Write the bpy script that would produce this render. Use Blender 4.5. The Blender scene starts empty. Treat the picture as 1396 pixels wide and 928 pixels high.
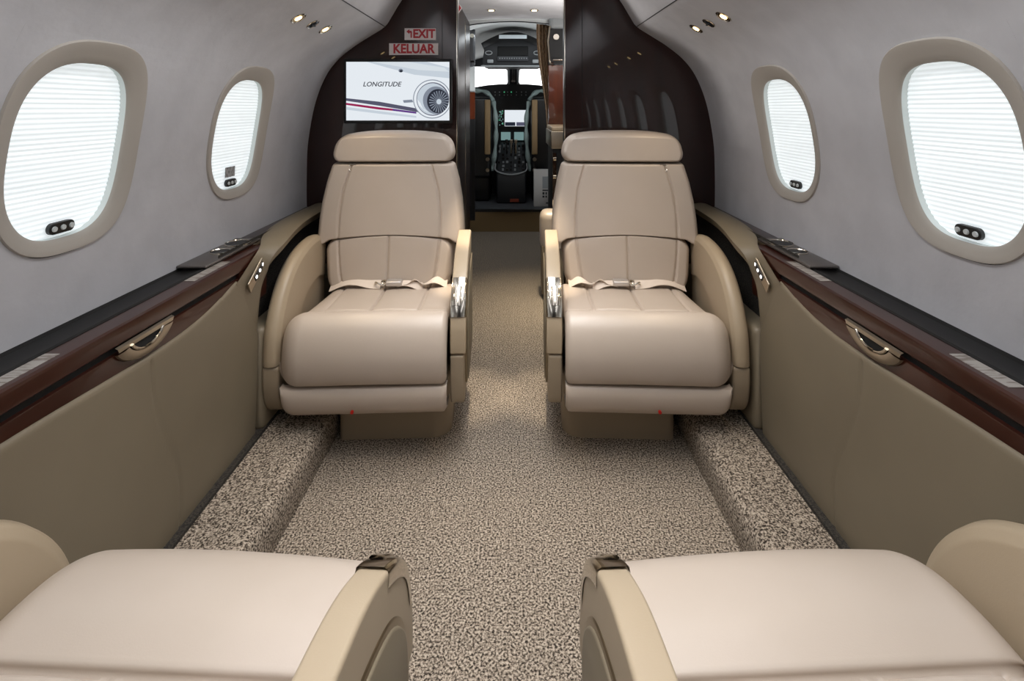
import bpy, bmesh, math, random
from mathutils import Vector, Matrix
random.seed(4)
sc = bpy.context.scene
COL = sc.collection
PI = math.pi

# ------------------------------------------------------------------ materials
def srgb(r, g, b):
    f = lambda c: (c/255/12.92) if c/255 <= .04045 else ((c/255+.055)/1.055)**2.4
    return (f(r), f(g), f(b), 1)

def mat(name, col, rough=.5, metal=0, bump=None, coat=0, emit=None, estr=0, spec=None, vary=None, sheen=0):
    m = bpy.data.materials.new(name); m.use_nodes = True
    nt = m.node_tree; p = nt.nodes['Principled BSDF']
    p.inputs['Base Color'].default_value = col
    p.inputs['Roughness'].default_value = rough
    p.inputs['Metallic'].default_value = metal
    if coat:
        p.inputs['Coat Weight'].default_value = coat; p.inputs['Coat Roughness'].default_value = .03
    if spec is not None: p.inputs['Specular IOR Level'].default_value = spec
    if sheen: p.inputs['Sheen Weight'].default_value = sheen
    if emit:
        p.inputs['Emission Color'].default_value = emit; p.inputs['Emission Strength'].default_value = estr
    tc = nt.nodes.new('ShaderNodeTexCoord')
    if vary:   # (scale, col2, lo, hi, stretch)
        n = nt.nodes.new('ShaderNodeTexNoise'); n.inputs['Scale'].default_value = vary[0]; n.inputs['Detail'].default_value = 4
        mp = nt.nodes.new('ShaderNodeMapping'); mp.inputs['Scale'].default_value = vary[4] if len(vary) > 4 else (1, 1, 1)
        nt.links.new(tc.outputs['Object'], mp.inputs['Vector']); nt.links.new(mp.outputs['Vector'], n.inputs['Vector'])
        r = nt.nodes.new('ShaderNodeValToRGB'); r.color_ramp.elements[0].position = vary[2]; r.color_ramp.elements[1].position = vary[3]
        r.color_ramp.elements[0].color = vary[1]; r.color_ramp.elements[1].color = col
        nt.links.new(n.outputs['Fac'], r.inputs['Fac']); nt.links.new(r.outputs['Color'], p.inputs['Base Color'])
    if bump:   # (scale, strength, distance)
        n = nt.nodes.new('ShaderNodeTexNoise'); n.inputs['Scale'].default_value = bump[0]; n.inputs['Detail'].default_value = 3
        nt.links.new(tc.outputs['Object'], n.inputs['Vector'])
        b = nt.nodes.new('ShaderNodeBump'); b.inputs['Strength'].default_value = bump[1]; b.inputs['Distance'].default_value = bump[2]
        nt.links.new(n.outputs['Fac'], b.inputs['Height']); nt.links.new(b.outputs['Normal'], p.inputs['Normal'])
    return m

M = {}
M['leather'] = mat('seat_leather', srgb(188, 174, 161), .38, bump=(420, .12, .001), vary=(3, srgb(182, 168, 154), .35, .65), spec=.65)
M['leather_arm'] = mat('arm_leather', srgb(168, 151, 127), .38, bump=(420, .12, .001))
M['leather_dark'] = mat('panel_leather', srgb(122, 111, 92), .45, bump=(500, .12, .001), vary=(2.5, srgb(115, 104, 86), .35, .65))
M['seat_base'] = mat('seat_base_leather', srgb(150, 135, 114), .5)
M['wall'] = mat('wall_fabric', srgb(188, 187, 190), .85, bump=(26, .22, .006), vary=(9, srgb(180, 179, 182), .35, .65))
M['ring'] = mat('window_ring_fabric', srgb(166, 159, 150), .7, bump=(300, .1, .001))
M['reveal'] = mat('window_reveal', srgb(215, 222, 220), .5)
M['wood'] = mat('mahogany', srgb(62, 31, 21), .3, spec=.3, coat=.45, vary=(14, srgb(44, 19, 12), .3, .7, (1, .12, 1)))
M['wood_v'] = mat('dark_mahogany', srgb(44, 20, 15), .3, coat=.8, spec=.2, vary=(10, srgb(30, 13, 10), .3, .7, (1, 1, .12)))
M['wood_red'] = mat('red_mahogany', srgb(104, 48, 24), .25, coat=.8, vary=(12, srgb(70, 30, 16), .3, .7, (1, 1, .12)))
M['black'] = mat('black_plastic', srgb(18, 18, 19), .35)
M['blackmatte'] = mat('black_matte', srgb(12, 12, 12), .8)
M['strip'] = mat('black_strip', srgb(16, 15, 14), .5, spec=.3)
M['darkgrey'] = mat('dark_grey_plastic', srgb(52, 54, 58), .5)
M['charcoal'] = mat('charcoal_plastic', srgb(30, 32, 35), .5)
M['grey'] = mat('grey_plastic', srgb(150, 154, 156), .55)
M['lightgrey'] = mat('light_grey_panel', srgb(196, 200, 200), .6)
M['chrome'] = mat('chrome', srgb(215, 208, 195), .12, 1)
M['satin'] = mat('satin_nickel', srgb(176, 166, 150), .3, 1)
M['buckle'] = mat('brushed_buckle', srgb(205, 200, 196), .35, .7)
M['streak'] = mat('pale_streak', srgb(158, 152, 146), .4, vary=(30, srgb(112, 102, 94), .42, .5, (1, 6, 1)))
M['bronze'] = mat('satin_bronze', srgb(150, 138, 116), .3, 1)
M['gunmetal'] = mat('gunmetal', srgb(120, 114, 110), .3, .8)
M['tancarpet'] = mat('tan_carpet', srgb(140, 118, 84), .95, bump=(300, .5, .003))
M['darkcarpet'] = mat('dark_woven_fabric', srgb(62, 56, 48), .95, bump=(300, .6, .003), vary=(240, srgb(24, 22, 20), .4, .6))
M['belt'] = mat('belt_webbing', srgb(214, 200, 186), .6, bump=(500, .2, .001))
M['sheepskin'] = mat('sheepskin', srgb(168, 188, 186), .95, bump=(80, .8, .01))
M['tan'] = mat('tan_vinyl', srgb(150, 124, 88), .6)
M['curtain'] = mat('curtain_cloth', srgb(176, 150, 122), .9, vary=(60, srgb(146, 122, 98), .4, .6))
M['paper'] = mat('white_card', srgb(205, 203, 200), .6)
M['signwhite'] = mat('sign_white', srgb(222, 214, 214), .5)
M['signred'] = mat('sign_red', srgb(176, 34, 46), .5)
M['red'] = mat('red_button', srgb(170, 20, 12), .4)
M['orange'] = mat('red_orange_placard', srgb(150, 66, 42), .6)
M['glow'] = mat('lamp_glow', srgb(255, 226, 170), .5, emit=srgb(255, 222, 160), estr=6)
M['led'] = mat('led_white', srgb(255, 255, 255), .5, emit=(1, 1, 1, 1), estr=2.5)
M['goldcup'] = mat('lamp_reflector', srgb(190, 160, 110), .25, 1)
def em(name, c, s=1.0):
    return mat(name, (0, 0, 0, 1), .4, emit=c, estr=s, spec=.2)
M['e_white'] = em('screen_white', srgb(228, 234, 240), 1.0)
M['e_grey'] = em('screen_pale_grey', srgb(196, 206, 216))
M['e_mid'] = em('screen_mid_grey', srgb(128, 136, 150))
M['e_dark'] = em('screen_dark', srgb(38, 42, 54))
M['e_slate'] = em('screen_slate', srgb(84, 84, 104))
M['e_red'] = em('screen_crimson', srgb(150, 28, 78))
M['e_violet'] = em('screen_violet', srgb(92, 52, 128))
M['e_green'] = em('display_green', srgb(70, 170, 120), .9)
M['e_teal'] = em('display_teal', srgb(120, 150, 150), .8)

# carpet: speckled loop pile
def carpet(name, dark=1.0):
    m = bpy.data.materials.new(name); m.use_nodes = True; nt = m.node_tree; p = nt.nodes['Principled BSDF']
    p.inputs['Roughness'].default_value = .95; p.inputs['Specular IOR Level'].default_value = .1
    tc = nt.nodes.new('ShaderNodeTexCoord')
    n = nt.nodes.new('ShaderNodeTexNoise'); n.inputs['Scale'].default_value = 185; n.inputs['Detail'].default_value = 4; n.inputs['Roughness'].default_value = .68
    nt.links.new(tc.outputs['Object'], n.inputs['Vector'])
    r = nt.nodes.new('ShaderNodeValToRGB'); e = r.color_ramp.elements
    e[0].position = .41; e[0].color = [c*dark for c in srgb(38, 33, 29)[:3]]+[1]
    e[1].position = .59; e[1].color = [c*dark for c in srgb(186, 173, 157)[:3]]+[1]
    x = r.color_ramp.elements.new(.485); x.color = [c*dark for c in srgb(124, 112, 99)[:3]]+[1]
    nt.links.new(n.outputs['Fac'], r.inputs['Fac'])
    n2 = nt.nodes.new('ShaderNodeTexNoise'); n2.inputs['Scale'].default_value = 22; nt.links.new(tc.outputs['Object'], n2.inputs['Vector'])
    mx = nt.nodes.new('ShaderNodeMix'); mx.data_type = 'RGBA'; mx.blend_type = 'MULTIPLY'; mx.inputs[0].default_value = .35
    r2 = nt.nodes.new('ShaderNodeValToRGB'); r2.color_ramp.elements[0].position = .35; r2.color_ramp.elements[0].color = (.7, .7, .7, 1); r2.color_ramp.elements[1].position = .65
    nt.links.new(n2.outputs['Fac'], r2.inputs['Fac'])
    nt.links.new(r.outputs['Color'], mx.inputs[6]); nt.links.new(r2.outputs['Color'], mx.inputs[7]); nt.links.new(mx.outputs[2], p.inputs['Base Color'])
    b = nt.nodes.new('ShaderNodeBump'); b.inputs['Strength'].default_value = .6; b.inputs['Distance'].default_value = .004
    nt.links.new(n.outputs['Fac'], b.inputs['Height']); nt.links.new(b.outputs['Normal'], p.inputs['Normal'])
    return m
M['carpet'] = carpet('speckled_carpet')

# pleated shade; daylight behind it and pleat tones put into its emission
def shade_mat():
    m = bpy.data.materials.new('pleated_shade'); m.use_nodes = True; nt = m.node_tree; p = nt.nodes['Principled BSDF']
    p.inputs['Base Color'].default_value = srgb(200, 205, 205); p.inputs['Roughness'].default_value = .7
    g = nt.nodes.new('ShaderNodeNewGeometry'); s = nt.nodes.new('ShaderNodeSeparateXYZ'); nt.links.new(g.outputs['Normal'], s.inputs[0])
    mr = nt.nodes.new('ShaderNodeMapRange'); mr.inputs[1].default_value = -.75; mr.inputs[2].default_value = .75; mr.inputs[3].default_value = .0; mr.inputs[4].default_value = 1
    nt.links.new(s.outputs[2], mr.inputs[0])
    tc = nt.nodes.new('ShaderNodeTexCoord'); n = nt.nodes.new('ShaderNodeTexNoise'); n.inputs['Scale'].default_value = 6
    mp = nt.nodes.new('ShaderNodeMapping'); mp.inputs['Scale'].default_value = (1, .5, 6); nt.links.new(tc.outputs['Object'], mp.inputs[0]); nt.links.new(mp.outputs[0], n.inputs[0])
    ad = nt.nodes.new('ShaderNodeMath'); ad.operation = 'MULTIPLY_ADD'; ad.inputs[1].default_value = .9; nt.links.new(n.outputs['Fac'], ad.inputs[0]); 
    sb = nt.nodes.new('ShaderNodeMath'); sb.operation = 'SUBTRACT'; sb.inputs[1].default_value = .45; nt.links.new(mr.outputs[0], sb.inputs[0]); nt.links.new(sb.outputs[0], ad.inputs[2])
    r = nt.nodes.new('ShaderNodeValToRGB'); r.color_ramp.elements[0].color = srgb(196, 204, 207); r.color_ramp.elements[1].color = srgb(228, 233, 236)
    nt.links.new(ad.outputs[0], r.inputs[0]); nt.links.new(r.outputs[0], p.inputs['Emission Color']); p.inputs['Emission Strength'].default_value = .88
    return m
M['shade'] = shade_mat()

def glass_mat():
    m = bpy.data.materials.new('clear_glass'); m.use_nodes = True; nt = m.node_tree
    o = nt.nodes['Material Output']; t = nt.nodes.new('ShaderNodeBsdfTransparent'); gl = nt.nodes.new('ShaderNodeBsdfGlossy'); gl.inputs['Roughness'].default_value = .02
    mx = nt.nodes.new('ShaderNodeMixShader'); mx.inputs[0].default_value = .06
    nt.links.new(t.outputs[0], mx.inputs[1]); nt.links.new(gl.outputs[0], mx.inputs[2]); nt.links.new(mx.outputs[0], o.inputs[0]); return m
M['glass'] = glass_mat()

# ------------------------------------------------------------------ mesh helpers
def link(name, me, parent=None, loc=(0, 0, 0), rot=(0, 0, 0)):
    o = bpy.data.objects.new(name, me); COL.objects.link(o); o.location = loc; o.rotation_euler = rot
    if parent: o.parent = parent
    return o

def mesh(name, v, f, m, parent=None, smooth=True, loc=(0, 0, 0), rot=(0, 0, 0), sharp=40, bevel=0, seg=3, mats=None, fm=None, fix=True):
    me = bpy.data.meshes.new(name); me.from_pydata([tuple(p) for p in v], [], f)
    if fix:
        bm = bmesh.new(); bm.from_mesh(me); bmesh.ops.remove_doubles(bm, verts=bm.verts, dist=1e-5)
        bmesh.ops.recalc_face_normals(bm, faces=bm.faces)
        if bevel:
            es = [e for e in bm.edges if len(e.link_faces) == 2 and e.calc_face_angle(0) > math.radians(30)]
            bmesh.ops.bevel(bm, geom=es, offset=bevel, segments=seg, profile=.5, affect='EDGES', clamp_overlap=True)
        bm.to_mesh(me); bm.free()
    me.materials.append(m)
    if mats:
        for x in mats: me.materials.append(x)
    if fm and not bevel:
        for p, i in zip(me.polygons, fm): p.material_index = i
    if smooth:
        me.polygons.foreach_set('use_smooth', [True]*len(me.polygons))
        if sharp: me.set_sharp_from_angle(angle=math.radians(sharp))
    return link(name, me, parent, loc, rot)

def boxvf(x0, x1, y0, y1, z0, z1):
    v = [(x, y, z) for x in (x0, x1) for y in (y0, y1) for z in (z0, z1)]
    f = [(0, 1, 3, 2), (4, 6, 7, 5), (0, 4, 5, 1), (2, 3, 7, 6), (0, 2, 6, 4), (1, 5, 7, 3)]
    return v, f
def box(name, x0, x1, y0, y1, z0, z1, m, parent=None, bevel=0, **k):
    v, f = boxvf(min(x0, x1), max(x0, x1), y0, y1, z0, z1)
    return mesh(name, v, f, m, parent, bevel=bevel, **k)
class MB:
    def __init__(s): s.v = []; s.f = []
    def add(s, v, f):
        n = len(s.v); s.v += [tuple(p) for p in v]; s.f += [tuple(i+n for i in q) for q in f]; return s
    def box(s, *a): return s.add(*boxvf(*a))
    def cyl(s, c, r, h, axis='Z', n=24, r2=None):
        r2 = r if r2 is None else r2; v = []
        for k, (rr, hh) in enumerate(((r, 0), (r2, h))):
            for i in range(n):
                a = 2*PI*i/n; p = (rr*math.cos(a), rr*math.sin(a), hh)
                if axis == 'Y': p = (p[0], p[2], p[1])
                if axis == 'X': p = (p[2], p[0], p[1])
                v.append((c[0]+p[0], c[1]+p[1], c[2]+p[2]))
        f = [(i, (i+1) % n, n+(i+1) % n, n+i) for i in range(n)]+[tuple(range(n)), tuple(range(n, 2*n))]
        return s.add(v, f)
    def make(s, name, m, parent=None, **k): return mesh(name, s.v, s.f, m, parent, **k)

def grid(pts, closed_u=False):   # pts[i][j]
    nu, nv = len(pts), len(pts[0]); v = [p for r in pts for p in r]; f = []
    for i in range(nu if closed_u else nu-1):
        for j in range(nv-1):
            a = i*nv+j; b = ((i+1) % nu)*nv+j; f.append((a, b, b+1, a+1))
    return v, f

def cr(P, n=8):   # catmull-rom through points
    P = [Vector(p) for p in P]; out = []
    for i in range(len(P)-1):
        p0 = P[i-1] if i else P[0]*2-P[1]; p1 = P[i]; p2 = P[i+1]; p3 = P[i+2] if i+2 < len(P) else P[-1]*2-P[-2]
        for k in range(n):
            t = k/n
            out.append(.5*((2*p1)+(p2-p0)*t+(2*p0-5*p1+4*p2-p3)*t*t+(3*p1-p0-3*p2+p3)*t**3))
    out.append(P[-1].copy()); return out

def interp(xs, ys, x):
    if x <= xs[0]: return ys[0]
    for i in range(len(xs)-1):
        if x <= xs[i+1]:
            t = (x-xs[i])/(xs[i+1]-xs[i]); t = t*t*(3-2*t) if False else t
            return ys[i]+(ys[i+1]-ys[i])*t
    return ys[-1]

def extr(poly, x0, x1):   # poly in (y,z) extruded in x
    n = len(poly); v = [(x0, p[0], p[1]) for p in poly]+[(x1, p[0], p[1]) for p in poly]
    f = [(i, (i+1) % n, n+(i+1) % n, n+i) for i in range(n)]+[tuple(range(n)), tuple(range(2*n-1, n-1, -1))]
    return v, f

def tube(path, r, n=10, closed=False):
    path = [Vector(p) for p in path]; rows = []; N = len(path)
    up = Vector((0, 0, 1))
    for i, p in enumerate(path):
        a = path[(i-1) % N] if (closed or i) else p; b = path[(i+1) % N] if (closed or i < N-1) else p
        t = (b-a).normalized(); u = up if abs(t.dot(up)) < .95 else Vector((0, 1, 0))
        s = t.cross(u).normalized(); w = s.cross(t).normalized()
        rr = r(i/(N-1)) if callable(r) else r
        rows.append([p+s*rr*math.cos(2*PI*k/n)+w*rr*math.sin(2*PI*k/n) for k in range(n+1)])
    v, f = grid(rows, closed)
    if not closed: f += [tuple(range(n)), tuple(range((N-1)*(n+1), (N-1)*(n+1)+n))]
    return v, f

def tag(o, label=None, cat=None, group=None, kind=None):
    if label: o['label'] = label
    if cat: o['category'] = cat
    if group: o['group'] = group
    if kind: o['kind'] = kind
    return o
def empty(name, loc=(0, 0, 0), rz=0, **k):
    o = bpy.data.objects.new(name, None); COL.objects.link(o); o.location = loc; o.rotation_euler = (0, 0, rz); o.empty_display_size = .05
    return tag(o, **k)
def S(o): o['kind'] = 'structure'; return o
def copy_tree(o, parent=None):
    c = o.copy(); COL.objects.link(c); c.parent = parent
    for ch in [x for x in bpy.data.objects if x.parent == o]: copy_tree(ch, c)
    return c
def text(name, s, size, m, parent, loc, rot, bold=0, shear=0, align='CENTER', sx=1):
    cu = bpy.data.curves.new(name, 'FONT'); cu.body = s; cu.size = size; cu.offset = bold; cu.shear = shear
    cu.align_x = align; cu.align_y = 'CENTER'; cu.extrude = .0003; cu.resolution_u = 3
    t = bpy.data.objects.new('tmp_text', cu); COL.objects.link(t)
    dg = bpy.context.evaluated_depsgraph_get(); me = bpy.data.meshes.new_from_object(t.evaluated_get(dg))
    bpy.data.objects.remove(t); bpy.data.curves.remove(cu)
    for v in me.vertices: v.co.x *= sx
    me.materials.clear(); me.materials.append(m); return link(name, me, parent, loc, rot)

def ss(a, b, x):
    t = max(0, min(1, (x-a)/(b-a))); return t*t*(3-2*t)

# ------------------------------------------------------------------ cabin shell profile (right side, X>0), from ledge up to the ceiling centre
prof = cr([(.975, .60), (.985, .73), (.985, .90), (.978, 1.04), (.946, 1.215), (.897, 1.345), (.836, 1.43), (.755, 1.497), (.680, 1.545), (.608, 1.592), (.575, 1.640), (.530, 1.714), (.47, 1.79), (.38, 1.845), (.2, 1.875), (0, 1.885)], 12)
arc = [0]
for i in range(1, len(prof)): arc.append(arc[-1]+(prof[i]-prof[i-1]).length)
def P(t):
    t = max(0, min(arc[-1], t))
    lo, hi = 0, len(arc)-1
    while hi-lo > 1:
        m_ = (lo+hi)//2
        if arc[m_] <= t: lo = m_
        else: hi = m_
    k = (t-arc[lo])/(arc[hi]-arc[lo]); return prof[lo].lerp(prof[hi], k)
def Nn(t):   # outward normal
    d = (P(t+.012)-P(t-.012)).normalized(); return Vector((d.y, -d.x))
def tz(z):
    for i in range(len(prof)-1):
        if prof[i].y <= z <= prof[i+1].y and i < 11*12:
            return arc[i]+(arc[i+1]-arc[i])*(z-prof[i].y)/(prof[i+1].y-prof[i].y+1e-9)
def wp(side, y, t, off=0):   # point on wall; off>0 goes outward (away from cabin)
    p = P(t); n = Nn(t); q = p+n*off; return (side*q.x, y, q.y)
TC = tz(1.105)
def se(th, a, b, e=2.8):
    c, s = math.cos(th), math.sin(th)
    r = (abs(c/a)**e+abs(s/b)**e)**(-1/e); return r*c, r*s
WA, WB, OA, OB, OC = .146, .196, .188, .242, .014   # opening, outer ring, ring centre shift up
YB = 2.48    # bulkhead plane
Y0 = -3.2

def wall(side, centres, name):
    v = []; f = []
    def addg(pts):
        vv, ff = grid(pts); n = len(v); v.extend(vv); f.extend(tuple(i+n for i in q) for q in ff)
    hb = .27; ta, tb = TC-hb, TC+hb; hy = .20
    T = arc[-1]
    nlow = 8; lows = [ta*i/nlow for i in range(nlow+1)]; nh = 60; highs = [tb+(T-tb)*i/nh for i in range(nh+1)]
    addg([[wp(side, y, t) for t in lows] for y in (Y0, YB+.02)])
    addg([[wp(side, y, t) for t in highs] for y in (Y0, YB+.02)])
    mids = [ta+2*hb*i/40 for i in range(41)]
    ys = [Y0]
    for c in sorted(centres): ys += [c-hy, c+hy]
    ys.append(YB+.02)
    for i in range(0, len(ys), 2): addg([[wp(side, y, t) for t in mids] for y in (ys[i], ys[i+1])])
    N = 128
    ca = math.atan2(hb, hy)
    angs = sorted(set([2*PI*i/N for i in range(N)]+[ca, PI-ca, PI+ca, 2*PI-ca])); K = 10
    for c in centres:
        rows = []
        for th in angs+[angs[0]]:
            ix, iy = se(th, WA+.034, WB+.034)
            cc, s_ = math.cos(th), math.sin(th); q = min(hy/abs(cc) if abs(cc) > 1e-6 else 1e9, hb/abs(s_) if abs(s_) > 1e-6 else 1e9)
            ox, oy = q*cc, q*s_
            rows.append([wp(side, c+ix+(ox-ix)*k/K, TC+iy+(oy-iy)*k/K) for k in range(K+1)])
        addg(rows)
    def nrm(w):
        best = min(range(0, len(prof), 2), key=lambda i: (prof[i].x-abs(w[0]))**2+(prof[i].y-w[2])**2)
        n = Nn(arc[best]); return Vector((-side*n.x, 0, -n.y))
    f2 = []
    for q in f:
        a_, b_, c_, d_ = [Vector(v[i]) for i in q]
        f2.append(q if (c_-a_).cross(d_-b_).dot(nrm((a_+c_)/2)) > 0 else tuple(reversed(q)))
    f = f2
    o = mesh(name, v, f, M['wall'], smooth=True, sharp=0, fix=False); me = o.data
    # analytic normals (so the patches shade as one)
    nor = []
    ts = [(p.x, p.y) for p in prof]
    import bisect
    for w in me.vertices:
        best = min(range(0, len(prof), 2), key=lambda i: (prof[i].x-abs(w.co.x))**2+(prof[i].y-w.co.z)**2)
        n = Nn(arc[best]); nor.append((-side*n.x, 0, -n.y))
    try: me.normals_split_custom_set_from_vertices(nor)
    except Exception: pass
    g = [[wp(side, y, arc[-1]*k/60, .09 if k < 45 else .03) for k in range(61)] for y in (Y0-.1, YB+.1)]
    S(mesh('wall_light_seal_%s' % ('left' if side < 0 else 'right'), *grid(g), M['charcoal']))  # added unseen backing, blocks outside light at the wall patch joints
    return S(o)

CL = [1.155, 1.845, .465, -.225, -.915, -1.605]
CR = [1.11, 1.795, .42, -.27, -.96, -1.65]
wall(-1, CL, 'wall_left'); wall(1, CR, 'wall_right')

wn = [0]
def window(side, c, detail=True, placard=False):
    wn[0] += 1
    root = empty('window_%d' % wn[0], (side*.97, c, 1.1), kind='structure')
    L = Vector((side*.97, c, 1.1))
    def W(y, t, off): return tuple(Vector(wp(side, c+y, t, off))-L)
    N = 112
    def ringpt(th, k, off):   # k 0 = opening, 1 = outer
        a, b = se(th, WA, WB); ao, bo = se(th, OA, OB); bo += OC
        return W(a+(ao-a)*k, TC+b+(bo-b)*k, off)
    rows = []
    for i in range(N+1):
        th = 2*PI*i/N
        rows.append([ringpt(th, 1.0, .004), ringpt(th, 1.0, -.003), ringpt(th, .97, -.006), ringpt(th, .85, -.006), ringpt(th, .6, -.003), ringpt(th, .35, .0), ringpt(th, .12, .004), ringpt(th, .02, .008), ringpt(th, 0, .012)])
    mesh('window_frame', *grid(rows), M['ring'], root)
    rows = []
    for i in range(N+1):
        th = 2*PI*i/N; a, b = se(th, WA, WB)
        rows.append([W(a*q, TC+b*q, o) for q, o in ((1, .011), (1.0, .018), (.995, .028), (.985, .036))])
    mesh('reveal', *grid(rows), M['reveal'], root)
    # pleated shade
    pitch = .0108; rows = []
    n = 4*int(2*WB*1.05/pitch)
    for j in range(n+1):
        b = -WB*1.02+2.04*WB*j/n
        ph = (b/pitch) % 1; tri = abs(2*ph-1)
        # half width of opening at b
        lo = abs(b)/(WB*1.03); wA = WA*1.03*(max(0, 1-lo**2.7))**(1/2.7)
        rows.append([W(wA*(-1+2*i/12), TC+b, .026+.0026*(tri-.5)) for i in range(13)])
    mesh('shade', *grid(rows), M['shade'], root, smooth=False)
    # shade control: black pill with three buttons, sitting at the foot of the opening
    bt = TC-WB+.022
    def pill(half, r, off0, off1, cy):
        pts = []
        for i in range(32):
            th = 2*PI*i/32; x = r*math.cos(th)+(half-r)*(1 if math.cos(th) > 0 else -1); y = r*math.sin(th); pts.append((x, y))
        rows = [[W(x*q+cy, bt+y*q, o) for x, y in pts+[pts[0]]] for q, o in ((1, off0), (1, off1+.002), (.9, off1), (.01, off1))]
        return grid(rows)
    mesh('shade_control', *pill(.033, .013, .022, .012, 0), M['black'], root)
    bt_ = bt
    for q in (-.022, 0, .022):
        mesh('button', *pill(.0062, .006, .013, .009, q), M['lightgrey'], root)
    if placard:
        g = [[W(y, t, .019) for t in (TC-WB+.042, TC-WB+.078)] for y in (-.035, .03)]
        mesh('placard', *grid(g), mat('placard_grey', srgb(165, 165, 165), .6, vary=(90, srgb(120, 120, 120), .4, .5)), root, smooth=False)
    return root
window(-1, CL[0]); window(-1, CL[1], placard=True)
window(1, CR[0]); window(1, CR[1])
for c in CL[2:]: window(-1, c)
for c in CR[2:]: window(1, c)

# headliner seam lines running along the cabin
for i, s in enumerate((-1, 1)):
    t0 = tz(1.592); g = [[wp(s, y, t0+d, o) for d, o in ((-.0022, .0), (-.0015, -.0012), (.0015, -.0012), (.0022, .0))] for y in (Y0, YB)]
    S(mesh('trim_%d' % (i+1), *grid(g), M['charcoal'], smooth=False))

# ------------------------------------------------------------------ floor, carpet shelves, side panels
S(box('floor', -.64, .64, Y0, 5.0, -.03, 0, M['carpet']))
tn = [2]
def trim(v, f, m, **k):
    tn[0] += 1; return S(mesh('trim_%d' % tn[0], v, f, m, **k))
for s in (-1, 1):
    pr = cr([(.632, -.01), (.632, .04), (.637, .085), (.652, .107), (.68, .112), (.76, .112), (.925, .112)], 5)
    trim(*grid([[(s*p.x, y, p.y) for p in pr] for y in (Y0, YB)]), M['carpet'])
    # dark base strip
    S(box('baseboard_%s' % ('left' if s < 0 else 'right'), s*.822, s*.85, Y0, YB, .10, .122, M['darkcarpet']))

def ztop(y):
    return interp([-9, .85, 1.0, 1.15, 1.27, 1.40, 1.50, 1.60], [.636, .634, .626, .616, .611, .615, .632, .662], y)
def zt(y):  # smoothed
    return sum(ztop(y+d) for d in (-.08, -.04, 0, .04, .08))/5 if y < 1.52 else ztop(y)*.5+.5*(ztop(y-.03)+ztop(min(y+.03, 1.6)))/2
XF = .842
def yend(z): return interp([.0, .45, .662], [1.70, 1.71, 1.60], z)
for s in (-1, 1):
    rows = []
    ny = 150
    ys = [Y0+(0.2-Y0)*i/8 for i in range(8)]+[.2+(1.0)*i/40 for i in range(40)]+[1.2+.4*i/100 for i in range(101)]
    for y in ys:
        z1 = zt(y); row = []
        fr = ss(1.2, 1.6, y)
        for k in range(26):
            q = k/25; z = .115+(z1-.014-.115)*q
            yy = y+(yend(z)-1.6)*ss(1.25, 1.6, y)
            bulge = -.006*math.sin(PI*q)
            sl = 1.225+(.6-z)*.20+.02*math.sin(6*q)
            gr = .0035*math.exp(-((yy-sl)/.004)**2)
            row.append((s*(XF+bulge+gr), yy, z))
        yy = y
        for dx, dz in ((.0005, -.008), (.003, -.003), (.007, 0), (.012, -.001), (.018, -.008)): row.append((s*(XF+dx), yy, z1+dz))
        rows.append(row)
    trim(*grid(rows), M['leather_dark'], sharp=60)
    # turned end of the panel
    e = [[(s*(XF+dx), yend(z)+dy*.0, z) if dx == 0 else (s*(XF+dx), yend(z)+dy, z) for dx, dy in ((0, 0), (.004, .010), (.012, .016), (.03, .018), (.10, .02))] for z in [.112+.02*i for i in range(28)]]
    trim(*grid(e), M['leather_dark'])
    # horn / arm cap sweeping over the ledge beside the seat
    A = cr([(.842, 1.59, .655), (.841, 1.66, .692), (.848, 1.745, .726), (.895, 1.86, .735), (.935, 2.02, .735), (.95, 2.2, .735), (.95, 2.48, .735)], 8)
    B = cr([(.842, 1.712, .44), (.832, 1.728, .60), (.806, 1.748, .690), (.800, 1.84, .722), (.832, 2.02, .730), (.855, 2.2, .730), (.865, 2.48, .730)], 8)
    rows = []
    for i, (a, b) in enumerate(zip(A, B)):
        q = i/(len(A)-1); d = (b-a); nrm = Vector((0, 0, 1)) if q > .35 else Vector((-1, 0, .4)).normalized().lerp(Vector((0, 0, 1)), q/.35)
        row = []
        for k in range(13):
            w = k/12; p = a.lerp(b, w)+nrm*(.009*math.sin(PI*w)**.7)*ss(.1, .45, q)
            row.append((s*p.x, p.y, p.z))
        p = b+Vector((.012, .012 if q < .3 else 0, -.03)); row.append((s*p.x, p.y, p.z))
        rows.append(row)
    trim(*grid(rows), M['leather_dark'], sharp=60)
    # recessed woven panel beside the seat, lower roll
    trim(*grid([[(s*.905, y, z) for z in (.1, .74)] for y in (1.6, YB)]), M['darkcarpet'])
    S(box('trim_%d' % (tn[0]+1), s*.822, s*.90, 1.722, YB-.02, .112, .46, M['leather_dark'], bevel=.02)); tn[0] += 1

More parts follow.
